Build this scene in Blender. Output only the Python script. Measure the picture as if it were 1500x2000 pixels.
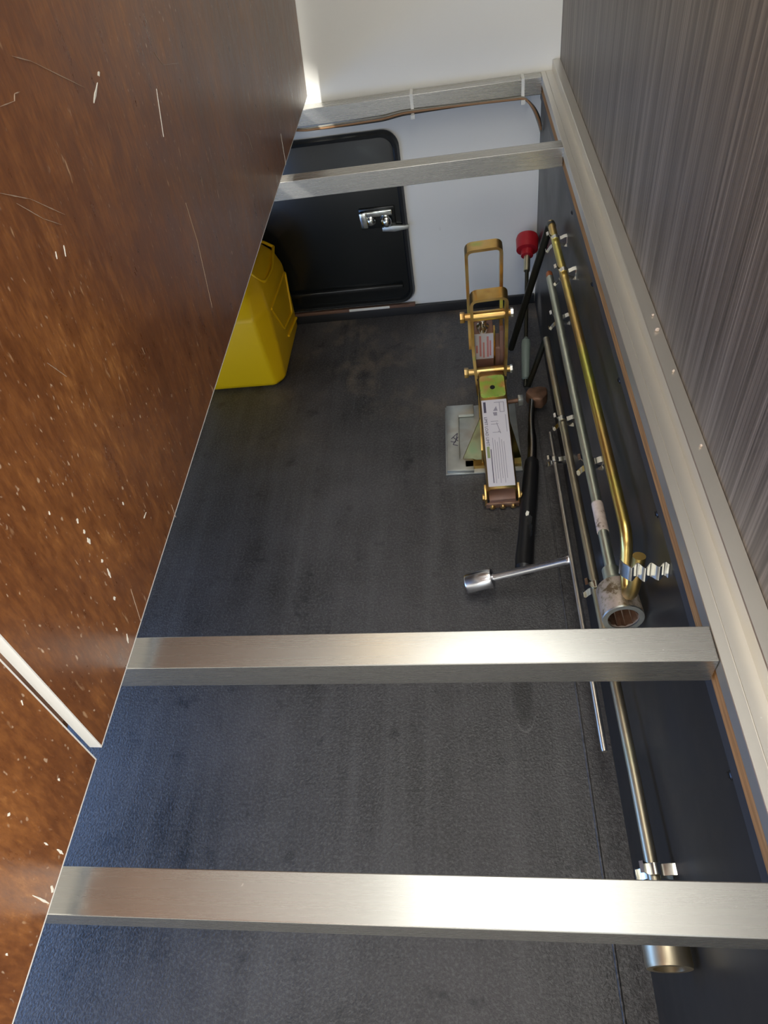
import bpy, bmesh, math, random
from mathutils import Vector, Matrix
random.seed(7)
scene = bpy.context.scene
C = scene.collection
for o in list(bpy.data.objects):
    bpy.data.objects.remove(o)

# ------------------------------------------------------------------ camera
cam_d = bpy.data.cameras.new('camera')
cam_d.sensor_fit = 'VERTICAL'
cam_d.sensor_height = 36.0
cam_d.lens = 1332.87 / 2000.0 * 36.0
cam_d.clip_start = 0.01
cam = bpy.data.objects.new('camera', cam_d)
C.objects.link(cam)
pitch, yaw, roll = 0.8374, -0.2015, -0.2025
fw = Vector((math.sin(yaw) * math.cos(pitch), math.cos(yaw) * math.cos(pitch), -math.sin(pitch)))
rt0 = Vector((math.cos(yaw), -math.sin(yaw), 0))
up0 = rt0.cross(fw)
rt = rt0 * math.cos(roll) + up0 * math.sin(roll)
up = -rt0 * math.sin(roll) + up0 * math.cos(roll)
cam.matrix_world = Matrix(((rt.x, up.x, -fw.x, -0.2118), (rt.y, up.y, -fw.y, 0.0), (rt.z, up.z, -fw.z, 1.2279), (0, 0, 0, 1)))
scene.camera = cam

# ------------------------------------------------------------------ view, world, lights
vs = scene.view_settings
vs.view_transform = 'Standard'
vs.look = 'None'
vs.gamma = 1.0
vs.use_curve_mapping = False
vs.exposure = 0.0
world = bpy.data.worlds.new('sky')
scene.world = world
world.use_nodes = True
wn = world.node_tree.nodes
wn['Background'].inputs['Color'].default_value = (0.80, 0.90, 1.0, 1)
wn['Background'].inputs['Strength'].default_value = 1.0


def area(name, loc, target, sx, sy, energy, col):
    d = bpy.data.lights.new(name, 'AREA')
    d.shape = 'RECTANGLE'
    d.size = sx
    d.size_y = sy
    d.energy = energy
    d.color = col
    o = bpy.data.objects.new(name, d)
    C.objects.link(o)
    o.location = loc
    o.rotation_euler = (Vector(target) - Vector(loc)).to_track_quat('-Z', 'Y').to_euler()
    return o


sun_d = bpy.data.lights.new('sun', 'SUN')
sun_d.energy = 14.0
sun_d.angle = math.radians(3)
sun_d.color = (1.0, 0.97, 0.92)
sun = bpy.data.objects.new('sun', sun_d)
C.objects.link(sun)
sun.location = (-3, -1, 4)
sun.rotation_euler = Vector((0.62, 0.42, -0.60)).to_track_quat('-Z', 'Y').to_euler()
area('front_roof_fill', (-0.74, -0.55, 2.10), (-0.74, -0.55, 0.0), 0.48, 0.5, 9, (1.0, 0.98, 0.95))  # unseen fill lamp added above the near end to lift the floor
area('overhead_fill', (-0.18, 0.66, 2.115), (-0.18, 0.66, 0.0), 0.38, 1.08, 7.5, (1.0, 0.98, 0.91))  # fill lamp added overhead to brighten bar tops and right floor
area('ceiling_fill', (-0.6, -2.1, 1.4), (-0.4, 0.4, 2.1), 0.85, 1.0, 25, (1.0, 0.98, 0.92))  # fill lamp added behind the camera, aimed up to brighten the ceiling
area('right_side_fill', (0.50, -0.75, 1.02), (-0.55, 0.15, 0.92), 1.0, 0.85, 30, (1.0, 0.93, 0.82))  # fill lamp added out of view on the right to brighten the boards
area('side_hatch_daylight', (-1.49, 0.30, 0.24), (-0.6, 0.30, 0.10), 1.2, 0.28, 8.0, (0.12, 0.38, 1.0))


# ------------------------------------------------------------------ node helpers
def mat(name, col, rough=0.5, metal=0.0, spec=0.5, coat=0.0):
    m = bpy.data.materials.new(name)
    m.use_nodes = True
    b = m.node_tree.nodes['Principled BSDF']
    b.inputs['Base Color'].default_value = (*col, 1)
    b.inputs['Roughness'].default_value = rough
    b.inputs['Metallic'].default_value = metal
    b.inputs['Specular IOR Level'].default_value = spec
    b.inputs['Coat Weight'].default_value = coat
    return m


class NG:
    def __init__(self, m):
        self.m = m
        self.t = m.node_tree
        self.b = self.t.nodes['Principled BSDF']
        self.tc = self.t.nodes.new('ShaderNodeTexCoord')

    def n(self, typ, **kw):
        nd = self.t.nodes.new(typ)
        for k, v in kw.items():
            if hasattr(nd, k):
                setattr(nd, k, v)
            else:
                nd.inputs[k.replace('_', ' ')].default_value = v
        return nd

    def l(self, a, b):
        self.t.links.new(a, b)

    def mapped(self, scale, coord='Object', loc=(0, 0, 0), rot=(0, 0, 0)):
        mp = self.n('ShaderNodeMapping')
        mp.inputs['Scale'].default_value = scale
        mp.inputs['Location'].default_value = loc
        mp.inputs['Rotation'].default_value = rot
        self.l(self.tc.outputs[coord], mp.inputs['Vector'])
        return mp.outputs['Vector']

    def noise(self, scale=(1, 1, 1), s=5.0, detail=4.0, rough=0.55, loc=(0, 0, 0), rot=(0, 0, 0), dist=0.0):
        nd = self.n('ShaderNodeTexNoise')
        nd.inputs['Scale'].default_value = s
        nd.inputs['Detail'].default_value = detail
        nd.inputs['Roughness'].default_value = rough
        nd.inputs['Distortion'].default_value = dist
        self.l(self.mapped(scale, loc=loc, rot=rot), nd.inputs['Vector'])
        return nd.outputs['Fac']

    def ramp(self, fac, stops):
        r = self.n('ShaderNodeValToRGB')
        while len(r.color_ramp.elements) < len(stops):
            r.color_ramp.elements.new(0.5)
        for e, (p, c) in zip(r.color_ramp.elements, stops):
            e.position = p
            e.color = (*c, 1) if not isinstance(c, (int, float)) else (c, c, c, 1)
        self.l(fac, r.inputs['Fac'])
        return r.outputs['Color']

    def mix(self, fac, a, b, mode='MIX'):
        m = self.n('ShaderNodeMix', data_type='RGBA', blend_type=mode)
        for i, v in ((0, fac), (6, a), (7, b)):
            if isinstance(v, bpy.types.NodeSocket):
                self.l(v, m.inputs[i])
            elif isinstance(v, (int, float)):
                m.inputs[i].default_value = v if i == 0 else (v, v, v, 1)
            else:
                m.inputs[i].default_value = (*v, 1)
        return m.outputs[2]

    def math(self, op, a, b=0.0, clamp=False):
        m = self.n('ShaderNodeMath', operation=op)
        m.use_clamp = clamp
        for i, v in ((0, a), (1, b)):
            if isinstance(v, bpy.types.NodeSocket):
                self.l(v, m.inputs[i])
            else:
                m.inputs[i].default_value = v
        return m.outputs[0]

    def col(self, s):
        self.l(s, self.b.inputs['Base Color'])

    def rough(self, s):
        self.l(s, self.b.inputs['Roughness'])

    def bump(self, h, strength=0.2, dist=0.001):
        bp = self.n('ShaderNodeBump')
        bp.inputs['Strength'].default_value = strength
        bp.inputs['Distance'].default_value = dist
        self.l(h, bp.inputs['Height'])
        self.l(bp.outputs['Normal'], self.b.inputs['Normal'])


# ------------------------------------------------------------------ materials
def alu(name, base, axis, rough=0.3):
    m = mat(name, base, rough, 0.92)
    g = NG(m)
    st = (1.5, 420, 420) if axis == 'x' else (420, 1.5, 420)
    f = g.noise(st, 1.0, 2, 0.5)
    c = g.mix(g.ramp(f, [(0.3, 0.0), (0.7, 1.0)]), tuple(c * 0.99 for c in base), base)
    sp = g.noise((1, 1, 1), 160.0, 2, 0.5, loc=(1, 5, 2))
    c = g.mix(g.ramp(sp, [(0.775, 0.0), (0.80, 0.7)]), c, (0.9, 0.9, 0.88))
    g.col(c)
    g.rough(g.ramp(f, [(0.3, rough - 0.006), (0.7, rough + 0.010)]))
    return m


M = {}
M['alu_x'] = alu('brushed_aluminium_bar', (0.51, 0.505, 0.475), 'x', 0.27)
M['alu_y'] = alu('brushed_aluminium_rail', (0.74, 0.71, 0.645), 'y', 0.38)

# white wall board
m = mat('white_wall_board', (0.80, 0.80, 0.77), 0.45)
g = NG(m)
f = g.noise((1, 1, 1), 3.0, 5)
sm = g.noise((1, 1, 1), 28.0, 6, loc=(3, 1, 2))
c = g.mix(f, (0.80, 0.795, 0.745), (0.86, 0.855, 0.805))
g.col(g.mix(g.ramp(sm, [(0.72, 0.0), (0.80, 0.45)]), c, (0.45, 0.42, 0.36)))
M['white'] = m

# dark wood-grain laminate
m = mat('dark_woodgrain_laminate', (0.05, 0.045, 0.04), 0.42, spec=0.6)
g = NG(m)
f1 = g.noise((300, 300, 2.2), 1.0, 4, 0.65, rot=(0.0, 0, 0))
f2 = g.noise((60, 60, 0.9), 1.0, 3, 0.6, loc=(5, 2, 0))
f3 = g.noise((900, 900, 5.0), 1.0, 2, 0.6)
mixf = g.math('ADD', g.math('MULTIPLY', f1, 0.6), g.math('MULTIPLY', f2, 0.4))
c = g.ramp(mixf, [(0.36, (0.062, 0.050, 0.041)), (0.50, (0.145, 0.118, 0.098)), (0.64, (0.28, 0.236, 0.198))])
g.col(c)
g.bump(f3, 0.25, 0.0006)
M['wood'] = m

# black floor sheet
m = mat('black_floor_sheet', (0.03, 0.03, 0.032), 0.42, spec=0.8)
g = NG(m)
n1 = g.noise((1, 1, 1), 3.2, 6, 0.6)
n2 = g.noise((1, 1, 1), 14.0, 7, 0.7, loc=(2, 7, 0))
n3 = g.noise((1, 1, 1), 260.0, 3, 0.6)
streak = g.noise((30, 1.4, 1), 1.0, 5, 0.6, loc=(1, 3, 0))
base = g.mix(g.ramp(n1, [(0.36, 0.0), (0.64, 1.0)]), (0.017, 0.0157, 0.0157), (0.068, 0.062, 0.061))
base = g.mix(g.ramp(streak, [(0.45, 0.0), (0.70, 0.5)]), base, (0.095, 0.090, 0.087))
grain = g.noise((1, 1, 1), 190.0, 4, 0.7, loc=(5, 5, 0))
base = g.mix(g.ramp(grain, [(0.46, 0.0), (0.74, 0.60)]), base, (0.19, 0.184, 0.18))
dark = g.ramp(n2, [(0.30, 0.85), (0.42, 0.0)])
base = g.mix(dark, base, (0.007, 0.007, 0.008))
# tan dirt near the back wall
sep = g.n('ShaderNodeSeparateXYZ')
g.l(g.tc.outputs['Object'], sep.inputs[0])
far = g.math('MULTIPLY', g.math('SUBTRACT', sep.outputs['Y'], 1.20), 1.6, True)
dirt = g.noise((1, 0.6, 1), 17.0, 8, 0.72, loc=(0.3, 4.1, 0))
dm = g.math('MULTIPLY', g.ramp(g.math('MULTIPLY', dirt, g.noise((1, 1, 1), 5.0, 3, loc=(4, 2, 0))), [(0.26, 0.0), (0.40, 0.75)]), far)
base = g.mix(dm, base, (0.22, 0.17, 0.12))
speck = g.noise((1, 1, 1), 130.0, 2, 0.5, loc=(9, 9, 0))
base = g.mix(g.ramp(speck, [(0.76, 0.0), (0.80, 0.7)]), base, (0.22, 0.20, 0.17))
# shadow oval and its pale rim painted into the floor colour beside the side panel
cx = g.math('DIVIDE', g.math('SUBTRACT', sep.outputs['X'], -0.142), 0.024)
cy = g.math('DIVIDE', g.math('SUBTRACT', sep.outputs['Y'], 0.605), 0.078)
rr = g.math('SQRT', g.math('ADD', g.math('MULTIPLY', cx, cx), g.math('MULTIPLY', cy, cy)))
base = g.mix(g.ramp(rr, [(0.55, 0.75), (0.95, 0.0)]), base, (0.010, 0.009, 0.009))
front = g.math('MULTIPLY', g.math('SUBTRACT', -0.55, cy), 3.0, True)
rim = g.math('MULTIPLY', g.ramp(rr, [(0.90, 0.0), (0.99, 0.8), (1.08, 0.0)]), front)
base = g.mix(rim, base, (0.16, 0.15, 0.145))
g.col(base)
g.rough(g.ramp(n1, [(0.3, 0.34), (0.7, 0.50)]))
g.bump(n3, 0.8, 0.0016)
M['floor'] = m

m = mat('black_painted_panel', (0.020, 0.022, 0.025), 0.40, spec=0.5)
g = NG(m)
f = g.noise((1, 1, 1), 5.0, 6)
s = g.noise((1, 3, 40), 4.0, 4, 0.7, rot=(0.4, 0, 0))
c = g.mix(f, (0.014, 0.0145, 0.015), (0.028, 0.028, 0.029))
g.col(g.mix(g.ramp(s, [(0.72, 0.0), (0.80, 0.5)]), c, (0.12, 0.12, 0.12)))
g.rough(g.ramp(f, [(0.3, 0.30), (0.7, 0.46)]))
M['panel'] = m

m = mat('raw_plywood_edge', (0.42, 0.22, 0.08), 0.7)
g = NG(m)
f = g.noise((300, 9, 300), 1.0, 4)
g.col(g.ramp(f, [(0.3, (0.25, 0.115, 0.035)), (0.6, (0.48, 0.25, 0.085)), (0.8, (0.58, 0.34, 0.14))]))
M['ply'] = m
M['panel_edge'] = mat('grey_film_edge', (0.042, 0.046, 0.054), 0.45)

# brown phenolic film board
m = mat('brown_phenolic_film', (0.12, 0.045, 0.016), 0.33, spec=0.75)
g = NG(m)
a1 = g.noise((1, 0.8, 0.45), 7.0, 7, 0.65)
a2 = g.noise((1, 1.0, 0.35), 55.0, 5, 0.7, loc=(1, 2, 3))
a3 = g.noise((1, 1.0, 0.22), 210.0, 3, 0.7, loc=(4, 2, 3))
mm = g.math('ADD', g.math('MULTIPLY', a1, 0.36), g.math('ADD', g.math('MULTIPLY', a2, 0.34), g.math('MULTIPLY', a3, 0.30)))
c = g.ramp(mm, [(0.34, (0.100, 0.033, 0.011)), (0.48, (0.165, 0.058, 0.018)), (0.58, (0.255, 0.096, 0.027)), (0.70, (0.46, 0.21, 0.065))])
fl = g.noise((1, 1.0, 0.30), 95.0, 2, 0.6, loc=(7, 5, 1), rot=(0.15, 0, 0))
flm = g.math('MULTIPLY', g.ramp(fl, [(0.68, 0.0), (0.76, 0.9)]), g.ramp(g.noise((1, 1, 1), 5.0, 3, loc=(2, 2, 8)), [(0.42, 0.0), (0.62, 1.0)]))
c = g.mix(flm, c, (0.62, 0.42, 0.25))
fl2 = g.noise((1, 1.0, 0.5), 240.0, 1, 0.5, loc=(3, 5, 6))
c = g.mix(g.math('MULTIPLY', g.ramp(fl2, [(0.70, 0.0), (0.78, 0.8)]), g.ramp(g.noise((1, 1, 1), 3.0, 3, loc=(8, 1, 4)), [(0.40, 0.0), (0.60, 1.0)])), c, (0.60, 0.45, 0.32))
g.col(c)
g.rough(g.ramp(a2, [(0.3, 0.26), (0.7, 0.40)]))
g.bump(a3, 0.15, 0.0006)
M['film'] = m
M['film_edge'] = mat('pale_board_edge', (0.72, 0.72, 0.70), 0.5)
M['chip'] = mat('white_chipped_film', (0.80, 0.78, 0.70), 0.6)
M['scratch'] = mat('pale_scratch', (0.36, 0.27, 0.20), 0.5)


def zinc(name, ramp, rough=0.28, sc=18.0, stretch=(1, 1, 1)):
    m = mat(name, ramp[0][1], rough, 1.0)
    g = NG(m)
    f = g.noise(stretch, sc, 2, 0.5)
    g.col(g.ramp(f, ramp))
    g.rough(g.ramp(g.noise((1, 1, 1), 30.0, 2), [(0.3, rough - 0.02), (0.7, rough + 0.05)]))
    return m


M['gold'] = zinc('gold_zinc_plate', [(0.32, (0.50, 0.28, 0.10)), (0.48, (0.64, 0.42, 0.14)), (0.60, (0.66, 0.46, 0.20)), (0.72, (0.42, 0.50, 0.15))], 0.30)
M['gold_dark'] = zinc('dark_olive_zinc_plate', [(0.32, (0.24, 0.15, 0.05)), (0.5, (0.40, 0.28, 0.09)), (0.7, (0.30, 0.30, 0.09))], 0.34)
M['gold_green'] = zinc('iridescent_zinc_plate', [(0.35, (0.75, 0.55, 0.25)), (0.46, (0.45, 0.80, 0.20)), (0.58, (0.55, 0.78, 0.25)), (0.70, (0.80, 0.50, 0.35))], 0.25, 24)
M['gold_rod'] = zinc('yellow_zinc_rod', [(0.30, (0.70, 0.42, 0.16)), (0.50, (0.85, 0.62, 0.20)), (0.62, (0.80, 0.78, 0.18)), (0.72, (0.60, 0.72, 0.25))], 0.30, 5.0)
M['dull_rod'] = zinc('dull_zinc_rod', [(0.3, (0.52, 0.44, 0.30)), (0.55, (0.70, 0.62, 0.45)), (0.75, (0.58, 0.58, 0.38))], 0.38, 8.0)
M['green_rod'] = zinc('green_tinted_zinc_rod', [(0.3, (0.62, 0.68, 0.55)), (0.55, (0.76, 0.80, 0.68)), (0.75, (0.62, 0.76, 0.54))], 0.36, 6.0)
M['silver'] = zinc('satin_chrome_steel', [(0.3, (0.62, 0.62, 0.66)), (0.6, (0.80, 0.80, 0.82))], 0.20, 14.0)
M['bar_steel'] = zinc('worn_steel_bar', [(0.3, (0.66, 0.60, 0.52)), (0.6, (0.84, 0.77, 0.66))], 0.34, 8.0)
M['plate'] = zinc('galvanised_plate', [(0.3, (0.50, 0.52, 0.50)), (0.55, (0.66, 0.69, 0.66)), (0.75, (0.55, 0.50, 0.44))], 0.42, 16.0)
M['clip'] = zinc('bright_spring_steel', [(0.3, (0.72, 0.70, 0.62)), (0.6, (0.88, 0.87, 0.82))], 0.16, 40.0)
M['rust'] = zinc('rusty_brown_steel', [(0.3, (0.10, 0.055, 0.035)), (0.55, (0.24, 0.13, 0.08)), (0.75, (0.36, 0.22, 0.14))], 0.5, 30.0)
M['rust'].node_tree.nodes['Principled BSDF'].inputs['Metallic'].default_value = 0.4
M['darksteel'] = mat('dark_oiled_steel', (0.045, 0.043, 0.030), 0.38, 0.6)
M['neck'] = mat('polished_dark_steel', (0.30, 0.28, 0.26), 0.25, 1.0)
m = mat('worn_beige_paint', (0.60, 0.48, 0.40), 0.6)
g = NG(m)
f = g.noise((1, 1, 1), 70.0, 6, 0.7)
g.col(g.ramp(f, [(0.36, (0.16, 0.11, 0.075)), (0.44, (0.52, 0.42, 0.35)), (0.7, (0.66, 0.55, 0.48))]))
M['tape'] = m
m = mat('worn_painted_steel', (0.4, 0.34, 0.3), 0.42, 0.35)
g = NG(m)
f = g.noise((1, 1, 1), 45.0, 7, 0.75)
g.col(g.ramp(f, [(0.40, (0.16, 0.11, 0.06)), (0.47, (0.42, 0.36, 0.28)), (0.54, (0.52, 0.43, 0.37)), (0.75, (0.58, 0.48, 0.42))]))
M['worn'] = m
M['brownpaint'] = mat('brown_jack_body', (0.30, 0.16, 0.11), 0.45)
M['orange'] = mat('orange_rod_tip', (0.42, 0.13, 0.04), 0.6)
M['rubber'] = mat('black_rubber_grip', (0.012, 0.012, 0.013), 0.35)
M['black'] = mat('black_gloss_plastic', (0.008, 0.010, 0.010), 0.22, spec=0.5)
M['blackrim'] = mat('black_hatch_rim', (0.012, 0.013, 0.013), 0.18, spec=0.6)
M['dark'] = mat('dark_opening', (0.006, 0.006, 0.006), 0.8)
M['red'] = mat('red_plastic', (0.42, 0.012, 0.020), 0.40)
M['yellow'] = mat('yellow_plastic', (0.95, 0.57, 0.002), 0.38, spec=0.45)
M['sleeve'] = mat('grey_green_sleeve', (0.22, 0.27, 0.24), 0.45)
M['label'] = mat('white_paper_label', (0.78, 0.74, 0.76), 0.5)
M['ink'] = mat('black_ink', (0.10, 0.09, 0.13), 0.6)
M['ink2'] = mat('faint_grey_ink', (0.36, 0.33, 0.38), 0.6)
M['inkgreen'] = mat('olive_ink', (0.33, 0.38, 0.16), 0.6)
M['inkred'] = mat('red_ink', (0.72, 0.30, 0.28), 0.6)
M['tie'] = mat('white_nylon_tie', (0.72, 0.72, 0.66), 0.4)
M['wire_a'] = mat('black_wire', (0.02, 0.02, 0.018), 0.4)
M['wire_b'] = mat('brown_wire', (0.25, 0.13, 0.055), 0.45)
M['wire_c'] = mat('grey_wire', (0.22, 0.21, 0.17), 0.45)
M['browntrim'] = mat('rust_brown_trim', (0.16, 0.085, 0.055), 0.55)
M['crumb'] = mat('pale_crumb', (0.70, 0.58, 0.48), 0.7)
M['ceiling'] = mat('white_ceiling', (0.80, 0.79, 0.76), 0.6)
M['screw'] = mat('black_screw', (0.04, 0.04, 0.045), 0.3, 0.7)
m = mat('lit_lamp_diffuser', (0.9, 0.85, 0.75), 0.4)
m.node_tree.nodes['Principled BSDF'].inputs['Emission Color'].default_value = (1.0, 0.72, 0.42, 1)
m.node_tree.nodes['Principled BSDF'].inputs['Emission Strength'].default_value = 4.5
M['lampglow'] = m
M['blocker'] = mat('brown_blocker_sheet', (0.10, 0.045, 0.02), 0.5)
M['glass_metal'] = zinc('chrome_latch', [(0.3, (0.55, 0.60, 0.58)), (0.6, (0.85, 0.88, 0.86))], 0.12, 60.0)


# ------------------------------------------------------------------ mesh builder
class MB:
    def __init__(self):
        self.bm = bmesh.new()

    def box(self, x0, x1, y0, y1, z0, z1, mtx=None):
        vs_ = [Vector((x, y, z)) for x in (x0, x1) for y in (y0, y1) for z in (z0, z1)]
        if mtx:
            vs_ = [mtx @ v for v in vs_]
        v = [self.bm.verts.new(p) for p in vs_]
        for f in ((0, 1, 3, 2), (4, 6, 7, 5), (0, 4, 5, 1), (2, 3, 7, 6), (0, 2, 6, 4), (1, 5, 7, 3)):
            self.bm.faces.new([v[i] for i in f])
        return self

    def prism(self, poly, origin, ax_u, ax_v, ax_w, w0, w1):
        """poly in (u,v); extruded along w"""
        o, u, v, w = (Vector(a) for a in (origin, ax_u, ax_v, ax_w))
        a = [self.bm.verts.new(o + u * p[0] + v * p[1] + w * w0) for p in poly]
        b = [self.bm.verts.new(o + u * p[0] + v * p[1] + w * w1) for p in poly]
        n = len(poly)
        self.bm.faces.new(a)
        self.bm.faces.new(list(reversed(b)))
        for i in range(n):
            self.bm.faces.new((a[i], b[i], b[(i + 1) % n], a[(i + 1) % n]))
        return self

    def tube(self, pts, r, seg=16, caps=True):
        pts = [Vector(p) for p in pts]
        rs = r if isinstance(r, (list, tuple)) else [r] * len(pts)
        t0 = (pts[1] - pts[0]).normalized()
        nrm = t0.orthogonal().normalized()
        rings = []
        for i, p in enumerate(pts):
            if i == 0:
                t = pts[1] - pts[0]
            elif i == len(pts) - 1:
                t = pts[-1] - pts[-2]
            else:
                t = (pts[i + 1] - pts[i]).normalized() + (pts[i] - pts[i - 1]).normalized()
            t = t.normalized() if t.length > 1e-9 else t0
            nrm = (nrm - t * nrm.dot(t))
            nrm = nrm.normalized() if nrm.length > 1e-9 else t.orthogonal().normalized()
            bi = t.cross(nrm)
            rings.append([self.bm.verts.new(p + nrm * (rs[i] * math.cos(a)) + bi * (rs[i] * math.sin(a)))
                          for a in [2 * math.pi * k / seg for k in range(seg)]])
        for a, b in zip(rings, rings[1:]):
            for k in range(seg):
                self.bm.faces.new((a[k], a[(k + 1) % seg], b[(k + 1) % seg], b[k]))
        if caps:
            self.bm.faces.new(list(reversed(rings[0])))
            self.bm.faces.new(rings[-1])
        return self

    def lathe(self, p0, axis, prof, seg=28, caps=True):
        """prof: list of (distance along axis, radius)"""
        p0 = Vector(p0)
        ax = Vector(axis).normalized()
        n = ax.orthogonal().normalized()
        b = ax.cross(n)
        rings = []
        for d, r in prof:
            rings.append([self.bm.verts.new(p0 + ax * d + (n * math.cos(a) + b * math.sin(a)) * max(r, 1e-5))
                          for a in [2 * math.pi * k / seg for k in range(seg)]])
        for a, c in zip(rings, rings[1:]):
            for k in range(seg):
                self.bm.faces.new((a[k], a[(k + 1) % seg], c[(k + 1) % seg], c[k]))
        if caps:
            self.bm.faces.new(list(reversed(rings[0])))
            self.bm.faces.new(rings[-1])
        return self

    def strip(self, path, width_vec, thick):
        """bent flat strip: 3D path, width vector, thickness along local normal"""
        w = Vector(width_vec)
        pts = [Vector(p) for p in path]
        top = []
        for i, p in enumerate(pts):
            t = (pts[min(i + 1, len(pts) - 1)] - pts[max(i - 1, 0)]).normalized()
            n = t.cross(w).normalized() * (thick / 2)
            top.append([self.bm.verts.new(p + n - w / 2), self.bm.verts.new(p + n + w / 2),
                        self.bm.verts.new(p - n + w / 2), self.bm.verts.new(p - n - w / 2)])
        for a, b in zip(top, top[1:]):
            for k in range(4):
                self.bm.faces.new((a[k], a[(k + 1) % 4], b[(k + 1) % 4], b[k]))
        self.bm.faces.new(list(reversed(top[0])))
        self.bm.faces.new(top[-1])
        return self

    def bevel(self, w, seg=2, angle=30):
        bmesh.ops.recalc_face_normals(self.bm, faces=self.bm.faces)
        es = [e for e in self.bm.edges if len(e.link_faces) == 2 and e.calc_face_angle(0) > math.radians(angle)]
        bmesh.ops.bevel(self.bm, geom=es, offset=w, segments=seg, profile=0.5, affect='EDGES', clamp_overlap=True)
        return self

    def build(self, name, material, parent=None, origin=(0, 0, 0), smooth=True):
        bmesh.ops.recalc_face_normals(self.bm, faces=self.bm.faces)
        o = Vector(origin)
        for v in self.bm.verts:
            v.co -= o
        for e in self.bm.edges:
            if len(e.link_faces) == 2 and e.calc_face_angle(0) > math.radians(38):
                e.smooth = False
        for f in self.bm.faces:
            f.smooth = smooth
        me = bpy.data.meshes.new(name)
        self.bm.to_mesh(me)
        self.bm.free()
        me.materials.append(M[material])
        ob = bpy.data.objects.new(name, me)
        C.objects.link(ob)
        if parent:
            ob.parent = parent
        else:
            ob.location = o
        return ob


def tag(o, label=None, cat=None, group=None, kind=None):
    if label:
        o['label'] = label
    if cat:
        o['category'] = cat
    if group:
        o['group'] = group
    if kind:
        o['kind'] = kind
    return o


def thing(name, label, cat, loc=(0, 0, 0), group=None):
    o = bpy.data.objects.new(name, None)
    o.empty_display_size = 0.05
    C.objects.link(o)
    o.location = loc
    return tag(o, label, cat, group)


def fillet(pts, r, n=7):
    pts = [Vector(p) for p in pts]
    out = [pts[0]]
    for a, b, c in zip(pts, pts[1:], pts[2:]):
        u = (a - b)
        v = (c - b)
        d = min(r, u.length * 0.49, v.length * 0.49)
        p = b + u.normalized() * d
        q = b + v.normalized() * d
        for i in range(n + 1):
            t = i / n
            out.append(p * (1 - t) ** 2 + b * (2 * t * (1 - t)) + q * t ** 2)
    out.append(pts[-1])
    return out


def rrect(x0, x1, z0, z1, r, n=8):
    out = []
    for cx_, cz_, a0 in ((x1 - r, z1 - r, 0), (x0 + r, z1 - r, 90), (x0 + r, z0 + r, 180), (x1 - r, z0 + r, 270)):
        for i in range(n + 1):
            a = math.radians(a0 + 90 * i / n)
            out.append((cx_ + r * math.cos(a), cz_ + r * math.sin(a)))
    return out


def text_mesh(name, s, size, material, mtx, parent):
    cu = bpy.data.curves.new(name, 'FONT')
    cu.body = s
    cu.size = size
    cu.extrude = 0.00008
    cu.resolution_u = 2
    t = bpy.data.objects.new('tmp_text', cu)
    C.objects.link(t)
    bpy.context.view_layer.update()
    me = bpy.data.meshes.new_from_object(t.evaluated_get(bpy.context.evaluated_depsgraph_get()))
    bpy.data.objects.remove(t)
    me.transform(mtx)
    me.materials.clear()
    me.materials.append(M[material])
    ob = bpy.data.objects.new(name, me)
    C.objects.link(ob)
    ob.parent = parent
    return ob


H = 0.64
L = 1.938
WX = 0.046      # right wall plane
YN = -0.75      # near end of the storage box
XL = -1.30      # left end of the storage box

# ------------------------------------------------------------------ setting
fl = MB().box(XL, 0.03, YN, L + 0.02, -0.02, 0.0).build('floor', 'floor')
tag(fl, kind='structure')
wr = MB().box(WX, WX + 0.03, -0.12, L + 0.02, 0.60, 2.1).box(WX, WX + 0.03, -2.2, -1.45, 0.0, 2.1).box(WX, WX + 0.03, -1.45, -0.12, 0.0, 0.60).build('wall_right', 'wood')
tag(wr, kind='structure')
wb = MB().box(-1.52, WX + 0.03, L, L + 0.03, 0.0, 2.1).build('wall_back', 'white')
tag(wb, kind='structure')
# left caravan wall with a window and, below bed height, an open loading hatch
wl = MB()
wl.box(-1.53, -1.50, -2.2, -0.55, 0.0, 2.1)
wl.box(-1.53, -1.50, 1.72, L + 0.02, 0.0, 2.1)
wl.box(-1.53, -1.50, -0.55, 1.72, 0.40, 1.05)
wl.box(-1.53, -1.50, -0.55, 1.72, 1.62, 2.1)
wl.box(-1.53, -1.50, -0.55, 0.74, 1.44, 1.62)
wl.box(-1.53, -1.50, 0.88, 1.215, 1.44, 1.62)  # slots on either side added so sun reaches only the bar streaks
wl.box(-1.53, -1.50, 1.33, 1.72, 1.44, 1.62)
wl.box(-1.53, -1.50, 0.95, 1.72, 0.0, 0.40)
wl.box(-1.53, -1.50, -0.55, -0.35, 0.0, 0.40)
wl.box(-1.53, -1.50, -0.35, 0.95, 0.0, 0.08)
tag(wl.build('wall_left', 'white'), kind='structure')
cl = MB()   # ceiling with two openings added for the roof fill lamps
cl.box(-1.53, -1.0, -2.2, L + 0.02, 2.1, 2.13)
cl.box(-1.0, WX + 0.03, -2.2, -0.82, 2.1, 2.13)
cl.box(-0.48, WX + 0.03, -0.82, -0.28, 2.1, 2.13)
cl.box(-1.0, WX + 0.03, -0.28, 0.10, 2.1, 2.13)
cl.box(-1.0, -0.38, 0.10, 1.22, 2.1, 2.13)
cl.box(0.02, WX + 0.03, 0.10, 1.22, 2.1, 2.13)
cl.box(-1.0, WX + 0.03, 1.22, L + 0.02, 2.1, 2.13)
tag(cl.build('ceiling', 'ceiling'), kind='structure')
wf = MB()
wf.box(-1.53, -1.08, -2.23, -2.2, 0.0, 2.1).box(-0.12, WX + 0.03, -2.23, -2.2, 0.0, 2.1).box(-1.08, -0.12, -2.23, -2.2, 1.95, 2.1)
tag(wf.build('wall_front', 'white'), kind='structure')
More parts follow.
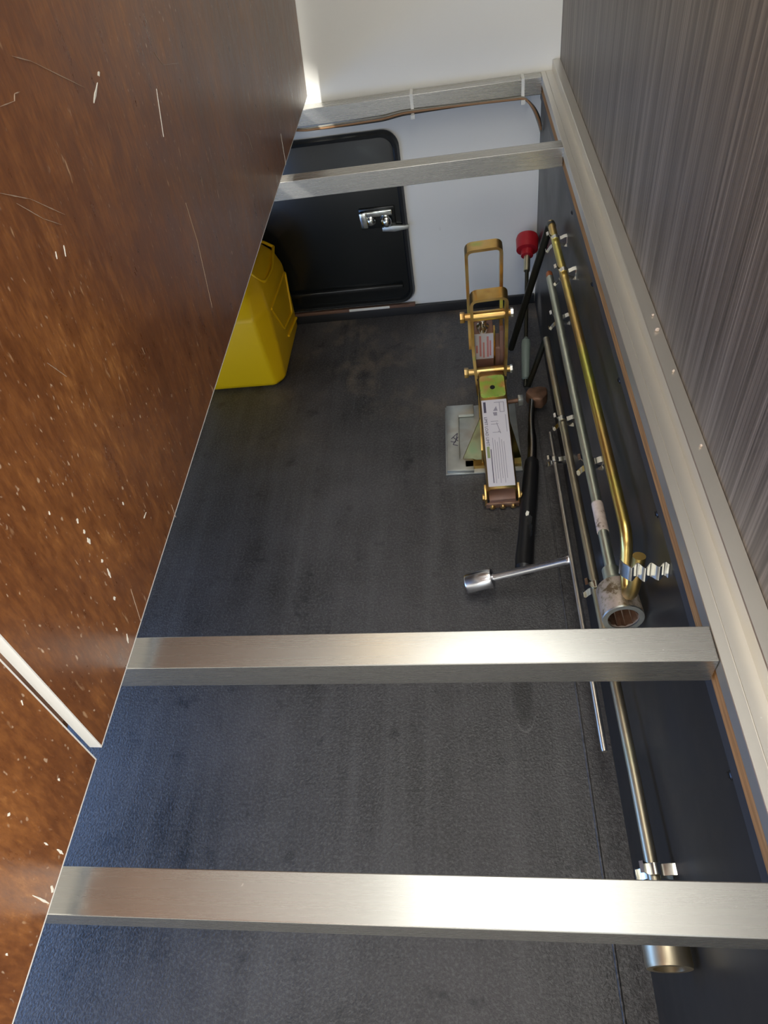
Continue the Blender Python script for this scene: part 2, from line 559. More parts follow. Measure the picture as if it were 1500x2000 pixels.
# room floor behind the photographer's side of the box
tag(MB().box(-1.53, WX + 0.03, -2.2, YN - 0.02, -0.04, -0.02).build('floor', 'ceiling'), kind='structure')

# skirting batten along the back wall
bb = MB().box(-1.30, 0.002, L - 0.012, L, 0.0, 0.030).bevel(0.002).build('baseboard_back', 'panel')
tag(bb, kind='structure')

# floor strip beside the side panel and its bead
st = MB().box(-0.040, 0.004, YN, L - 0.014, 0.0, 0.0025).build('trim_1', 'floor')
tag(st, kind='structure')
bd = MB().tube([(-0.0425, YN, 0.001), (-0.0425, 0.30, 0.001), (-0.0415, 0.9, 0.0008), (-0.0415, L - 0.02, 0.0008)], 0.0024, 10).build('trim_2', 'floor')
tag(bd, kind='structure')

# side lining panel under the rail
sp = thing('side_panel', 'black side panel under the rail carrying the clipped rods, bare plywood top edge', 'panel', (0.004, 0.6, 0.0))
O = sp.location
MB().box(0.004, 0.016, YN, L - 0.001, 0.0, 0.578).build('panel_face', 'panel', sp, O)
e = MB().prism([(0.004, 0.578), (0.008, 0.578), (0.008, 0.598), (0.0015, 0.598), (0.0015, 0.580)], (0, 0, 0), (1, 0, 0), (0, 0, 1), (0, 1, 0), YN, L - 0.001)
tag(e.build('film_edge', 'panel_edge', sp, O), 'thin blue-grey film edge')
e = MB().prism([(0.0015, 0.598), (0.014, 0.598), (0.014, 0.6195), (0.0025, 0.6195)], (0, 0, 0), (1, 0, 0), (0, 0, 1), (0, 1, 0), YN, L - 0.001)
tag(e.build('plywood_edge', 'ply', sp, O), 'raw orange plywood edge')
for y in (1.335, 1.072, 0.811, 0.554, 0.241, -0.05):
    s = MB().lathe((0.0045, y, 0.571), (-1, 0, 0), [(0, 0.0048), (0.0012, 0.0048), (0.0024, 0.0036), (0.0028, 0.0012)], 14)
    s.box(0.0008, 0.0016, y - 0.003, y + 0.003, 0.5704, 0.5716)
    s.build('screw', 'screw', sp, O)

# ------------------------------------------------------------------ bed frame
bf = thing('bed_platform', 'brushed aluminium bed platform with side rail and cross bars over the storage space', 'bed platform', (-0.3, 0.6, 0.60))
O = bf.location
prof = [(0.0, 0.6205), (WX - 0.0005, 0.6205), (WX - 0.0005, 0.6625), (0.0285, 0.6625), (0.0275, 0.6615), (0.0275, H), (0.0118, H), (0.0116, H - 0.0012), (0.0106, H - 0.0012), (0.0104, H), (0.0006, H), (0.0, H - 0.0006)]
MB().prism(prof, (0, 0, 0), (1, 0, 0), (0, 0, 1), (0, 1, 0), YN, L - 0.003).build('side_rail', 'alu_y', bf, O, False)
MB().box(XL, XL + 0.04, YN, L - 0.003, 0.60, H).bevel(0.0008).build('side_rail', 'alu_y', bf, O, False)
bars = []
for by, s, w in ((1.9345, 0.0116, 0.0373), (1.5105, 0.0119, 0.0364), (0.3555, -0.0089, 0.0365), (0.1377, -0.0035, 0.0363), (-0.62, 0, 0.0365)):
    mtx = Matrix.Translation((0, by, 0)) @ Matrix.Rotation(math.atan(s), 4, 'Z')
    b = MB().box(XL + 0.041, -0.0004, -w, 0.0, 0.6010, H - 0.0004, mtx)
    b.bevel(0.0009, 2)
    bars.append(b.build('cross_bar', 'alu_x', bf, O, False))
# unseen added deck sheet behind the raised boards, narrows the sun to a slit
dk = MB().box(XL, -0.615, YN, L - 0.004, H + 0.0005, H + 0.0105).bevel(0.001).build('sun_blocker_sheet', 'blocker', None, (-0.95, 0.6, H))
tag(dk, 'unseen added brown deck sheet on the cross bars behind the raised boards', 'board')

# ------------------------------------------------------------------ raised bed boards
LEAN = 0.081
RZ = 0.0128


def board(name, label, y0, y1, dx, dz):
    x0 = -0.5565
    o = Vector((x0 + dx - RZ * y0, y0, 0.662 + dz))
    r = thing(name, label, 'board', o, 'raised bed base boards')
    U = Vector((LEAN, 0, 1)).normalized()
    Y = Vector((-RZ, 1, 0)).normalized()
    N = Y.cross(U).normalized()   # towards +x
    if N.x < 0:
        N = -N
    ln = y1 - y0
    T = 0.011
    hh = 0.86
    e = 0.0009
    # local frame: w along Y, v along U, u along N
    MB().prism([(0, e), (0, hh), (-T, hh), (-T, e)], (0, 0, 0), N, U, Y, e, ln - e).build('board_sheet', 'film', r)
    # pale edge bands
    a = MB().prism([(0.0002, 0), (0.0002, e * 1.6), (-T, e * 1.6), (-T, 0)], (0, 0, 0), N, U, Y, 0, ln)
    a.build('edge_band', 'film_edge', r)
    a = MB().prism([(0.0002, 0), (0.0002, hh), (-T, hh), (-T, 0)], (0, 0, 0), N, U, Y, -0.0004, e)
    a.build('edge_band', 'film_edge', r)
    a = MB().prism([(0.0002, 0), (0.0002, hh), (-T, hh), (-T, 0)], (0, 0, 0), N, U, Y, ln - e, ln + 0.0004)
    a.build('edge_band', 'film_edge', r)
    return r, U, Y, N


b1, U1, Y1, N1 = board('bed_base_board', 'large brown film-faced board raised on edge, reaching the white back wall', 0.233, 1.912, 0.0, 0.0)
b2, U2, Y2, N2 = board('bed_base_board', 'smaller brown board at lower left, nearest the camera, below the pale gap', -0.75, 0.2215, -0.0012, 0.0)


def mark(b, U, Y, N, quad_pts, material, name):
    """thin paint chip / scratch lying on the board, in local (y,u) coordinates"""
    mb = MB()
    mb.prism(quad_pts, (0, 0, 0), Y, U, N, -0.0004, 0.0005)
    return mb.build(name, material, b)


def board_pt(px, py, b, Y, U, N):
    v = fw * 1332.87 + rt * (px - 750) - up * (py - 1000)
    c = Vector((-0.2118, 0, 1.2279))
    t = (b.location - c).dot(N) / v.dot(N)
    q = c + v * t - b.location
    return q.dot(Y), q.dot(U)


def chip(b, Y, U, N, x0, y0, x1, y1, w, material='chip', name='chip'):
    p = Vector(board_pt(x0, y0, b, Y, U, N))
    q = Vector(board_pt(x1, y1, b, Y, U, N))
    d = (q - p)
    n = Vector((-d.y, d.x)).normalized() * (w / 2)
    w *= 0.75
    k = max(5, int(d.length / 0.004))
    k = min(k, 10)
    A = []
    B = []
    for i in range(k + 1):
        t = i / k
        ww = 0.12 + 1.0 * math.sin(math.pi * min(max(t, 0.03), 0.97)) * random.uniform(0.35, 1.2)
        c_ = p + d * t
        A.append(c_ + n * ww)
        B.append(c_ - n * ww * random.uniform(0.4, 1.1))
    mark(b, U, Y, N, [tuple(v) for v in A + list(reversed(B))], material, name)


for args in ((183, 200, 190, 160, 0.004), (191, 146, 194, 140, 0.0035), (305, 172, 319, 266, 0.0012),
             (548, 260, 558, 320, 0.0010), (170, 1050, 176, 1062, 0.004), (209, 1110, 216, 1128, 0.0035),
             (222, 1165, 224, 1172, 0.004), (247, 1238, 250, 1256, 0.0025), (281, 1012, 285, 1000, 0.0018),
             (239, 980, 241, 986, 0.003), (150, 1012, 152, 1022, 0.003), (163, 1034, 165, 1042, 0.003),
             (198, 1092, 200, 1098, 0.003), (95, 998, 97, 1005, 0.002), (108, 490, 111, 505, 0.0012),
             (124, 478, 128, 500, 0.0014), (226, 1226, 229, 1232, 0.002)):
    chip(b1, Y1, U1, N1, *args)
for pts in (((22, 108), (60, 118), (165, 170)), ((0, 207), (28, 196), (28, 182), (38, 178)), ((0, 376), (60, 388), (126, 418)),
            ((32, 396), (84, 426), (120, 438)), ((362, 395), (385, 470), (414, 600)), ((472, 252), (484, 262), (494, 295)),
            ((255, 1150), (275, 1215)), ((92, 708), (130, 735)), ((334, 985), (343, 1010)), ((300, 100), (318, 125), (350, 122))):
    for a, b_ in zip(pts, pts[1:]):
        chip(b1, Y1, U1, N1, *a, *b_, 0.0007, 'scratch', 'scratch')
for args in ((85, 1645, 92, 1650, 0.002), (110, 1658, 122, 1668, 0.0022), (62, 1748, 94, 1764, 0.0018), (14, 1588, 17, 1592, 0.003),
             (112, 1520, 115, 1524, 0.0022), (40, 1366, 43, 1376, 0.0014), (10, 1862, 13, 1866, 0.002), (98, 1730, 102, 1742, 0.004)):
    chip(b2, Y2, U2, N2, *args)

# ------------------------------------------------------------------ access hatch in the back wall
hd = thing('door_1', 'black rounded access hatch door in the white back wall', None, (-0.69, L, 0.04))
hd['kind'] = 'structure'
O = hd.location
rr_ = rrect(-1.03, -0.366, 0.044, 0.555, 0.045)
MB().prism(rr_, (0, L, 0), (1, 0, 0), (0, 0, 1), (0, -1, 0), -0.001, 0.008).bevel(0.002, 2, 60).build('door_leaf', 'black', hd, O)
# raised rim
rim_o = rrect(-1.03, -0.366, 0.044, 0.555, 0.045)
rim_i = rrect(-1.012, -0.384, 0.062, 0.537, 0.034)
mb = MB()
n = len(rim_o)
ring = []
for (xo, zo), (xi, zi) in zip(rim_o, rim_i):
    ring.append([mb.bm.verts.new((xo, L - 0.007, zo)), mb.bm.verts.new((xo * 0.7 + xi * 0.3, L - 0.017, zo * 0.7 + zi * 0.3)),
                 mb.bm.verts.new((xo * 0.25 + xi * 0.75, L - 0.016, zo * 0.25 + zi * 0.75)), mb.bm.verts.new((xi, L - 0.007, zi))])
for i in range(n):
    a, b = ring[i], ring[(i + 1) % n]
    for k in range(3):
        mb.bm.faces.new((a[k], a[k + 1], b[k + 1], b[k]))
mb.build('rim', 'blackrim', hd, O)
mb = MB()
mb.box(-0.98, -0.400, L - 0.020, L - 0.007, 0.098, 0.112)
mb.bevel(0.004, 2).build('sill_ridge', 'blackrim', hd, O)
t = MB().box(-0.95, -0.370, L - 0.016, L - 0.003, 0.030, 0.0405).bevel(0.002).build('bottom_strip', 'browntrim', hd, O)
tag(t, 'rust brown strip under the hatch')
t = MB().box(-0.583, -0.452, L - 0.0185, L - 0.015, 0.033, 0.041).bevel(0.001).build('seal_remnant', 'chip', hd, O)
tag(t, 'short white strip on the hatch sill')
# latch
la = MB()
la.box(-0.502, -0.398, L - 0.014, L - 0.008, 0.296, 0.356).bevel(0.003)
lat = la.build('latch', 'black', hd, O)
lb = MB()
lb.box(-0.500, -0.405, L - 0.024, L - 0.014, 0.334, 0.350)
lb.box(-0.500, -0.478, L - 0.028, L - 0.014, 0.305, 0.350)
lb.bevel(0.003)
lb.lathe((-0.470, L - 0.014, 0.322), (0, -1, 0), [(0, 0.014), (0.010, 0.014), (0.014, 0.010), (0.016, 0.003)], 18)
lb.lathe((-0.425, L - 0.014, 0.318), (0, -1, 0), [(0, 0.018), (0.012, 0.017), (0.018, 0.012), (0.022, 0.004)], 18)
tag(lb.build('latch_body', 'glass_metal', lat), 'chrome latch mechanism')
lb = MB()
lb.prism([(-0.440, 0.300), (-0.405, 0.302), (-0.362, 0.298), (-0.362, 0.288), (-0.405, 0.284), (-0.440, 0.288)], (0, L, 0), (1, 0, 0), (0, 0, 1), (0, -1, 0), 0.012, 0.022)
lb.bevel(0.002)
lb.build('latch_lever', 'plate', lat)
for ob in list(lat.children):
    for v in ob.data.vertices:
        v.co -= O

# ------------------------------------------------------------------ yellow fuel can
can = thing('jerry_can', 'yellow plastic jerry can standing against the black hatch, half hidden by board', 'jerry can', (-0.90, 1.76, 0.0))
O = can.location
cm = MB()


def can_ring(z, x0, x1, y0, y1, cf, cb):
    """plan outline with chamfered corners (cf front, cb back)"""
    pl = [(x1, y0 + cf * 1.2), (x1, y1 - cb), (x1 - cb, y1), (x0 + cb, y1), (x0, y1 - cb), (x0, y0 + cf * 1.2), (x0 + cf, y0), (x1 - cf, y0)]
    return [cm.bm.verts.new((x, y, z)) for x, y in pl]


rg = [can_ring(0.000, -1.022, -0.770, 1.614, 1.905, 0.020, 0.012),
      can_ring(0.012, -1.036, -0.756, 1.601, 1.917, 0.026, 0.016),
      can_ring(0.120, -1.040, -0.752, 1.598, 1.920, 0.034, 0.018),
      can_ring(0.232, -1.038, -0.752, 1.602, 1.920, 0.038, 0.020),
      can_ring(0.276, -1.022, -0.766, 1.640, 1.916, 0.034, 0.024),
      can_ring(0.312, -0.998, -0.792, 1.700, 1.900, 0.026, 0.026)]
for a, b in zip(rg, rg[1:]):
    for k in range(8):
        cm.bm.faces.new((a[k], a[(k + 1) % 8], b[(k + 1) % 8], b[k]))
cm.bm.faces.new(list(reversed(rg[0])))
top_f = cm.bm.faces.new(rg[-1])
bmesh.ops.recalc_face_normals(cm.bm, faces=cm.bm.faces)
cm.bevel(0.012, 4, 14)
body = cm.build('body', 'yellow', can, O)
X1 = -0.752
# sunken handle well: raised oval lip on the shoulder
hw = MB()
pa = [Vector((-0.768, 1.905, 0.284)), Vector((-0.800, 1.895, 0.313)), Vector((-0.812, 1.80, 0.315)), Vector((-0.800, 1.715, 0.312)), Vector((-0.766, 1.712, 0.276)), Vector((-0.757, 1.80, 0.268)), Vector((-0.768, 1.905, 0.284))]
hw.tube(fillet(pa, 0.045, 7), 0.0045, 10)
hw.build('well_lip', 'yellow', can, O)
hh = MB().tube(fillet([(-0.915, 1.68, 0.280), (-0.915, 1.70, 0.318), (-0.915, 1.85, 0.318), (-0.915, 1.88, 0.285)], 0.03, 6), 0.013, 14)
hh.build('handle', 'yellow', can, O)
cp = MB().lathe((-0.98, 1.66, 0.262), (0, -0.45, 0.9), [(0, 0.024), (0.006, 0.026), (0.024, 0.026), (0.028, 0.022)], 24)
cp.build('cap', 'black', can, O)
# embossed diamond frame on the side face
pf = [(1.668, 0.222), (1.735, 0.112), (1.858, 0.088), (1.898, 0.206), (1.668, 0.222)]
pts = [(X1 + 0.0006, y, z) for y, z in pf]
sf = MB().tube(fillet([pts[0], pts[1], pts[2], pts[3], pts[4]], 0.012, 4), 0.0038, 10)
sf.build('embossed_frame', 'yellow', can, O)
sf = MB().tube([(X1 + 0.0004, 1.760, 0.070), (X1 + 0.0004, 1.890, 0.048)], 0.004, 10)
sf.build('embossed_rib', 'yellow', can, O)

# ------------------------------------------------------------------ trailer jack
jk = thing('trailer_jack', 'gold zinc-plated jack with paper label standing on silver base plate', 'jack', (-0.165, 1.30, 0.0))
O = jk.location
# base plate on the floor
bp = MB()
bp.box(-0.282, -0.094, 1.192, 1.448, 0.0004, 0.006).bevel(0.001)
pl = bp.build('base_plate', 'plate', jk, O)
cp_ = MB()
poly = [(-0.278, 1.196), (-0.212, 1.192), (-0.212, 1.232), (-0.246, 1.236), (-0.246, 1.402), (-0.205, 1.402), (-0.205, 1.442), (-0.278, 1.442)]
cp_.prism(poly, (0, 0, 0), (1, 0, 0), (0, 1, 0), (0, 0, 1), 0.0065, 0.016).bevel(0.001)
tag(cp_.build('slotted_plate', 'plate', jk, O), 'slotted silver plate with an ink scribble')
ik = MB()
for a, b in (((-0.266, 1.310), (-0.250, 1.330)), ((-0.250, 1.330), (-0.256, 1.296)), ((-0.256, 1.296), (-0.268, 1.300)), ((-0.262, 1.316), (-0.249, 1.300)),
             ((-0.249, 1.316), (-0.262, 1.288)), ((-0.262, 1.288), (-0.250, 1.283))):
    pa, pb = Vector((*a, 0.0162)), Vector((*b, 0.0162))
    ik.strip([pa, (pa + pb) / 2, pb], (pb - pa).cross(Vector((0, 0, 1))).normalized() * 0.0022, 0.0004)
ik.build('ink_scribble', 'ink', jk, O)
# flared gold foot
ft = MB()
for sgn, xr in ((-1, -0.190), (1, -0.122)):
    ft.prism([(1.405, 0.110), (1.380, 0.012), (1.215, 0.012), (1.225, 0.050), (1.290, 0.085)], (xr, 0, 0), (0, 1, 0), (0, 0, 1), (1, 0, 0), -0.002, 0.002)
    ft.prism([(0, 1.300), (0, 1.222), (sgn * 0.027, 1.222), (sgn * 0.025, 1.246)], (xr, 0, 0.0068), (1, 0, 0), (0, 1, 0), (0, 0, 1), 0, 0.004)
    v = [(xr, 1.300, 0.09), (xr + (sgn * 0.027 if sgn > 0 else -0.050), 1.232, 0.012), (xr, 1.226, 0.012), (xr, 1.240, 0.06)]
    a = [ft.bm.verts.new(p) for p in v]
    b = [ft.bm.verts.new((p[0], p[1] + 0.004, p[2])) for p in v]
    ft.bm.faces.new(a)
    ft.bm.faces.new(list(reversed(b)))
    for i in range(4):
        ft.bm.faces.new((a[i], b[i], b[(i + 1) % 4], a[(i + 1) % 4]))
ft.prism([(-0.232, 1.206), (-0.096, 1.206), (-0.096, 1.226), (-0.232, 1.226)], (0, 0, 0), (1, 0, 0), (0, 1, 0), (0, 0, 1), 0.0065, 0.016)
ft.build('foot_bracket', 'gold_dark', jk, O)
# sloping channel with the label
P0 = Vector((-0.157, 1.405, 0.138))     # far, top face centre
P1 = Vector((-0.150, 1.085, 0.060))     # near, top face centre
Cy = (P1 - P0)
CL = Cy.length
Cy.normalize()
Cx = Vector((1, 0, 0))
Cx = (Cx - Cy * Cx.dot(Cy)).normalized()
Cn = Cx.cross(Cy)
if Cn.z < 0:
    Cn = -Cn
W2 = 0.0345
outer = [(-W2, -0.050), (-W2, -0.008), (-W2 + 0.002, -0.003), (-W2 + 0.008, 0.0), (W2 - 0.008, 0.0), (W2 - 0.002, -0.003), (W2, -0.008), (W2, -0.050)]
inner = [(W2 - 0.004, -0.050), (W2 - 0.004, -0.009), (W2 - 0.009, -0.004), (-W2 + 0.009, -0.004), (-W2 + 0.004, -0.009), (-W2 + 0.004, -0.050)]
ch = MB()
ch.prism(outer + inner, P0, Cx, Cn, Cy, 0.0, CL)
chan = ch.build('channel', 'gold', jk, O)
tp = MB().prism(rrect(-W2 + 0.004, W2 - 0.004, 0.003, 0.070, 0.008, 4), P0, Cx, Cy, Cn, 0.0002, 0.0012)
tag(tp.build('green_tinted_plate', 'gold_green', jk, O), 'iridescent green zinc patch')
hl = MB().lathe(P0 + Cy * 0.040 + Cn * 0.0012, Cn, [(0, 0.0062), (0.0004, 0.0062)], 20)
hl.build('hole', 'dark', jk, O)
lbw = 0.0305
lab = MB().prism([(-lbw, 0.078), (lbw, 0.078), (lbw, CL - 0.006), (-lbw, CL - 0.006)], P0, Cx, Cy, Cn, 0.0003, 0.0008).build('paper_label', 'label', jk, O)


def lab_box(x0, x1, y0, y1, material, name='print_line'):
    MB().prism([(x0, y0), (x1, y0), (x1, y1), (x0, y1)], P0 - O, Cx, Cy, Cn, 0.0008, 0.00105).build(name, material, lab)


def lab_text(s, size, x, y, material):
    # reads along the channel, towards the camera
    mtx = Matrix.Translation(P0 - O + Cx * x + Cy * y + Cn * 0.0010) @ Matrix((
        (Cy.x, Cx.x, Cn.x, 0), (Cy.y, Cx.y, Cn.y, 0), (Cy.z, Cx.z, Cn.z, 0), (0, 0, 0, 1)))
    text_mesh('print_text', s, size, material, mtx, lab)


lab_text('LIMIT LOAD LIMIT', 0.0105, -0.0270, 0.128, 'ink')
lab_box(-0.0265, -0.0205, 0.084, 0.116, 'ink')
lab_box(-0.0270, -0.0205, 0.214, 0.246, 'inkgreen')
for i in range(6):
    x = -0.012 + i * 0.0052
    lab_box(x, x + 0.0011, 0.190 + 0.006 * (i % 3), CL - 0.014 - 0.012 * (i % 2), 'ink2')
lab_box(-0.0185, -0.0165, 0.222, CL - 0.015, 'ink')
for (x0, x1, y0, y1) in ((0.0, 0.022, 0.086, 0.0875), (0.012, 0.0135, 0.0875, 0.116), (0.022, 0.0235, 0.086, 0.116), (0.013, 0.023, 0.115, 0.1165),
                         (-0.012, 0.006, 0.142, 0.1432), (-0.012, 0.006, 0.150, 0.1512), (-0.010, 0.009, 0.174, 0.1752), (0.0240, 0.0252, 0.125, 0.175)):
    lab_box(x0, x1, y0, y1, 'ink2')
mb = MB()
for tri in ([(-0.004, 0.112), (0.004, 0.098), (0.007, 0.112)], [(0.002, 0.146), (0.010, 0.178), (0.0085, 0.179), (0.001, 0.148)], [(0.003, 0.172), (0.010, 0.178), (0.004, 0.1705)], [(-0.005, 0.116), (0.005, 0.116), (0.005, 0.126), (-0.003, 0.126)]):
    mb.prism(tri, P0 - O, Cx, Cy, Cn, 0.0008, 0.00105)
mb.build('print_drawing', 'ink2', lab)
# front end of the channel: mouth, inner plate, side straps and pivot bolts
fe = MB()
E = P0 + Cy * (CL - 0.001)
MB().prism([(-W2 + 0.004, -0.005), (W2 - 0.004, -0.005), (W2 - 0.004, -0.046), (-W2 + 0.004, -0.046)], P0 + Cy * (CL - 0.035), Cx, Cn, Cy, 0, 0.002).build('inner_wall', 'dark', jk, O)
fp = MB().prism([(-W2 + 0.004, -0.030), (W2 - 0.004, -0.030), (W2 - 0.004, -0.033), (-W2 + 0.004, -0.033)], P0, Cx, Cn, Cy, CL - 0.034, CL + 0.016)
fp.prism([(-W2 + 0.004, -0.030), (W2 - 0.004, -0.030), (W2 - 0.004, -0.049), (-W2 + 0.004, -0.049)], P0, Cx, Cn, Cy, CL + 0.012, CL + 0.016)
fp.bevel(0.001)
tag(fp.build('copper_toned_tongue', 'brownpaint', jk, O), 'pinkish brown tongue plate in the channel mouth')
for sgn in (-1, 1):
    sd = MB().prism([(CL - 0.020, -0.012), (CL + 0.016, -0.020), (CL + 0.018, -0.050), (CL - 0.020, -0.050)], P0 + Cx * sgn * (W2 + 0.001), Cy, Cn, Cx * sgn, 0.0, 0.006)
    sd.bevel(0.001).build('side_strap', 'gold', jk, O)
    MB().lathe(P0 + Cx * sgn * (W2 + 0.007) + Cy * (CL + 0.002) - Cn * 0.034, Cx * sgn, [(0, 0.008), (0.004, 0.008), (0.005, 0.006)], 6).build('pivot_bolt', 'gold', jk, O)
cb = MB().prism([(-W2 - 0.004, -0.036), (W2 + 0.004, -0.036), (W2 + 0.004, -0.056), (-W2 - 0.004, -0.056)], P0, Cx, Cn, Cy, CL + 0.016, CL + 0.021)
cb.bevel(0.001).build('end_plate', 'rust', jk, O)
for dx in (-0.024, 0.0, 0.024):
    MB().lathe(P0 + Cx * dx + Cy * (CL + 0.021) - Cn * 0.047, Cy, [(0, 0.0065), (0.005, 0.006), (0.007, 0.003)], 10).build('end_rivet', 'gold', jk, O)
# side bolt with a square nut on the right of the channel
sb = MB().tube([P0 + Cx * W2 + Cy * 0.072 - Cn * 0.022, P0 + Cx * (W2 + 0.026) + Cy * 0.070 - Cn * 0.022], 0.0055, 12)
sbo = sb.build('cross_pin', 'rust', jk, O)
q = P0 + Cx * (W2 + 0.026) + Cy * 0.070 - Cn * 0.022
MB().box(q.x, q.x + 0.013, q.y - 0.010, q.y + 0.010, q.z - 0.010, q.z + 0.010).bevel(0.0015).build('square_nut', 'plate', jk, O)

# standing U-straps
TH = math.radians(10)
JU = Vector((0, -math.sin(TH), math.cos(TH)))
JN = Vector((0, math.cos(TH), math.sin(TH)))
JO = Vector((0, 1.5, 0.03))


def ustrap(xl, xr, h, off, hbot, w, t=0.0075, xb=None):
    xbl, xbr = xb if xb else (xl, xr)
    base = JO + JN * off
    path = fillet([base + Vector((xbl, 0, 0)) + JU * hbot, base + Vector((xl, 0, 0)) + JU * (h * 0.45), base + Vector((xl, 0, 0)) + JU * h,
                   base + Vector((xr, 0, 0)) + JU * (h + 0.004), base + Vector((xr, 0, 0)) + JU * (h * 0.45), base + Vector((xbr, 0, 0)) + JU * hbot], 0.016, 6)
    return MB().strip(path, JN * w, t)


ustrap(-0.205, -0.125, 0.407, 0.055, 0.10, 0.030).build('rear_strap', 'gold', jk, O)
ustrap(-0.1985, -0.1155, 0.313, 0.0, -0.018, 0.036, 0.0075, (-0.190, -0.120)).build('front_strap', 'gold', jk, O)
for h_, xa, xb_ in ((0.257, -0.2255, -0.1000), (0.062, -0.2230, -0.0985)):
    c0 = JO + JU * h_ + Vector((xa, 0, 0)) - JN * 0.006
    rod_ = MB().tube([c0, c0 + Vector((xb_ - xa, 0, 0.003))], 0.0085, 16)
    bo = rod_.build('through_bolt', 'gold', jk, O)
    MB().lathe(c0 - Vector((0.002, 0, 0)), (1, 0, 0), [(0, 0.012), (0.001, 0.0135), (0.010, 0.0135), (0.012, 0.012)], 6).build('bolt_head', 'gold', jk, O)
    MB().lathe(c0 + Vector((xb_ - xa - 0.006, 0, 0.003)), (1, 0, 0), [(0, 0.011), (0.006, 0.011)], 6).build('bolt_nut', 'clip', jk, O)
    sl = MB().tube([c0 + Vector((0.028, 0, 0)), c0 + Vector((xb_ - xa - 0.022, 0, 0.002))], 0.0125, 20)
    sl.build('spacer_sleeve', 'gold', jk, O)
# hydraulic body between the straps
jb = MB()
jb.box(-0.194, -0.122, 0.0, 0.055, -0.012, 0.118)
jb.bevel(0.006, 3)
jb.bm.transform(Matrix.Translation(JO + JN * 0.022 - Vector((0, 0, 0))) @ Matrix.Rotation(-TH * -1, 4, 'X'))
jbody = jb.build('hydraulic_body', 'brownpaint', jk, O)
rot = Matrix.Translation(JO + JN * 0.018) @ Matrix.Rotation(TH, 4, 'X')


def jbox(x0, x1, y0, y1, z0, z1, name, material, parent=jk, bev=0.0):
    mb_ = MB().box(x0, x1, y0, y1, z0, z1, rot)
    if bev:
        mb_.bevel(bev)
    return mb_.build(name, material, parent, O if parent == jk else O)


jl = jbox(-0.1935, -0.146, -0.0005, 0.003, 0.085, 0.172, 'red_print_label', 'label')
for x0, x1, z0, z1 in ((-0.191, -0.186, 0.108, 0.135), (-0.182, -0.177, 0.095, 0.168), (-0.173, -0.169, 0.090, 0.145), (-0.163, -0.158, 0.092, 0.165), (-0.156, -0.152, 0.096, 0.150)):
    mb_ = MB().box(x0, x1, -0.0009, 0.0, z0, z1, rot)
    mb_.build('red_print', 'inkred', jl, O)
jbox(-0.1935, -0.146, 0.003, 0.05, 0.085, 0.172, 'pump_block', 'brownpaint', jk, 0.002)
jbox(-0.130, -0.120, 0.004, 0.03, 0.03, 0.176, 'side_plate', 'brownpaint', jk, 0.001)
jbox(-0.146, -0.141, 0.0, 0.02, 0.06, 0.182, 'release_lever', 'gold', jk, 0.001)
MB().lathe(rot @ Vector((-0.172, 0.018, 0.172)), JU, [(0, 0.016), (0.012, 0.016), (0.016, 0.010), (0.030, 0.010), (0.033, 0.007)], 20).build('filler_cap', 'clip', jk, O)
# saddle linking straps to channel
sdl = MB().box(-0.187, -0.122, 1.400, 1.462, 0.050, 0.108)
sdl.bevel(0.006, 2)
sdl.build('saddle_block', 'gold', jk, O)
for x in (-0.187, -0.128):
    MB().lathe((x + 0.003, 1.425, 0.1085), (0, 0, 1), [(0, 0.009), (0.0012, 0.009)], 16).build('slot_hole', 'dark', jk, O)

# ------------------------------------------------------------------ T-handle wheel brace
tb = thing('wheel_brace', 'T-handle wheel brace with silver socket shaft resting towards the floor', 'wheel brace', (-0.03, 0.84, 0.0))
O = tb.location
MB().tube([(-0.030, 1.215, 0.1035), (-0.030, 1.211, 0.1037), (-0.030, 0.84, 0.1145), (-0.030, 0.445, 0.1268), (-0.030, 0.441, 0.127)], [0.0035, 0.0048, 0.0050, 0.0052, 0.0042], 16).build('tommy_bar', 'bar_steel', tb, O)
j0 = Vector((-0.033, 0.8385, 0.1050))
j1 = Vector((-0.238, 0.8400, 0.0350))
ax = (j1 - j0).normalized()
Lj = (j1 - j0).length
MB().lathe(j0 - ax * 0.004, ax, [(0, 0.0088), (0.002, 0.0098), (0.010, 0.0098), (0.013, 0.0082), (Lj - 0.052, 0.0088)], 26).build('shaft', 'silver', tb, O)
MB().lathe(j0 + ax * (Lj - 0.058), ax, [(0, 0.0088), (0.002, 0.019), (0.006, 0.0208), (0.055, 0.0214), (0.058, 0.0205), (0.058, 0.0150), (0.040, 0.0145)], 32).build('socket', 'silver', tb, O)

# ------------------------------------------------------------------ long rods clipped on the panel
XR = -0.020
sr = thing('corner_winder', 'dull zinc crank winder, longest rod along the panel, socket end under the nearest bar', 'crank', (XR, 0.8, 0.0))
O = sr.location
MB().tube([(XR, 1.44, 0.2065), (XR, 1.0, 0.227), (XR, 0.59, 0.252), (XR, 0.35, 0.270), (XR - 0.002, 0.175, 0.284)], 0.0078, 18).build('rod', 'dull_rod', sr, O)
arm = fillet([(XR, 1.425, 0.207), (XR, 1.447, 0.2055), (-0.0555, 1.482, 0.034)], 0.016, 6)
tag(MB().tube(arm, 0.0074, 16).build('crank_arm', 'darksteel', sr, O), 'dark crank arm')
MB().lathe((XR - 0.004, 0.195, 0.2825), (0, -1, 0.02), [(0, 0.008), (0.012, 0.020), (0.018, 0.0255), (0.060, 0.0260), (0.064, 0.0250), (0.064, 0.0185), (0.040, 0.0180)], 32).build('socket', 'dull_rod', sr, O)

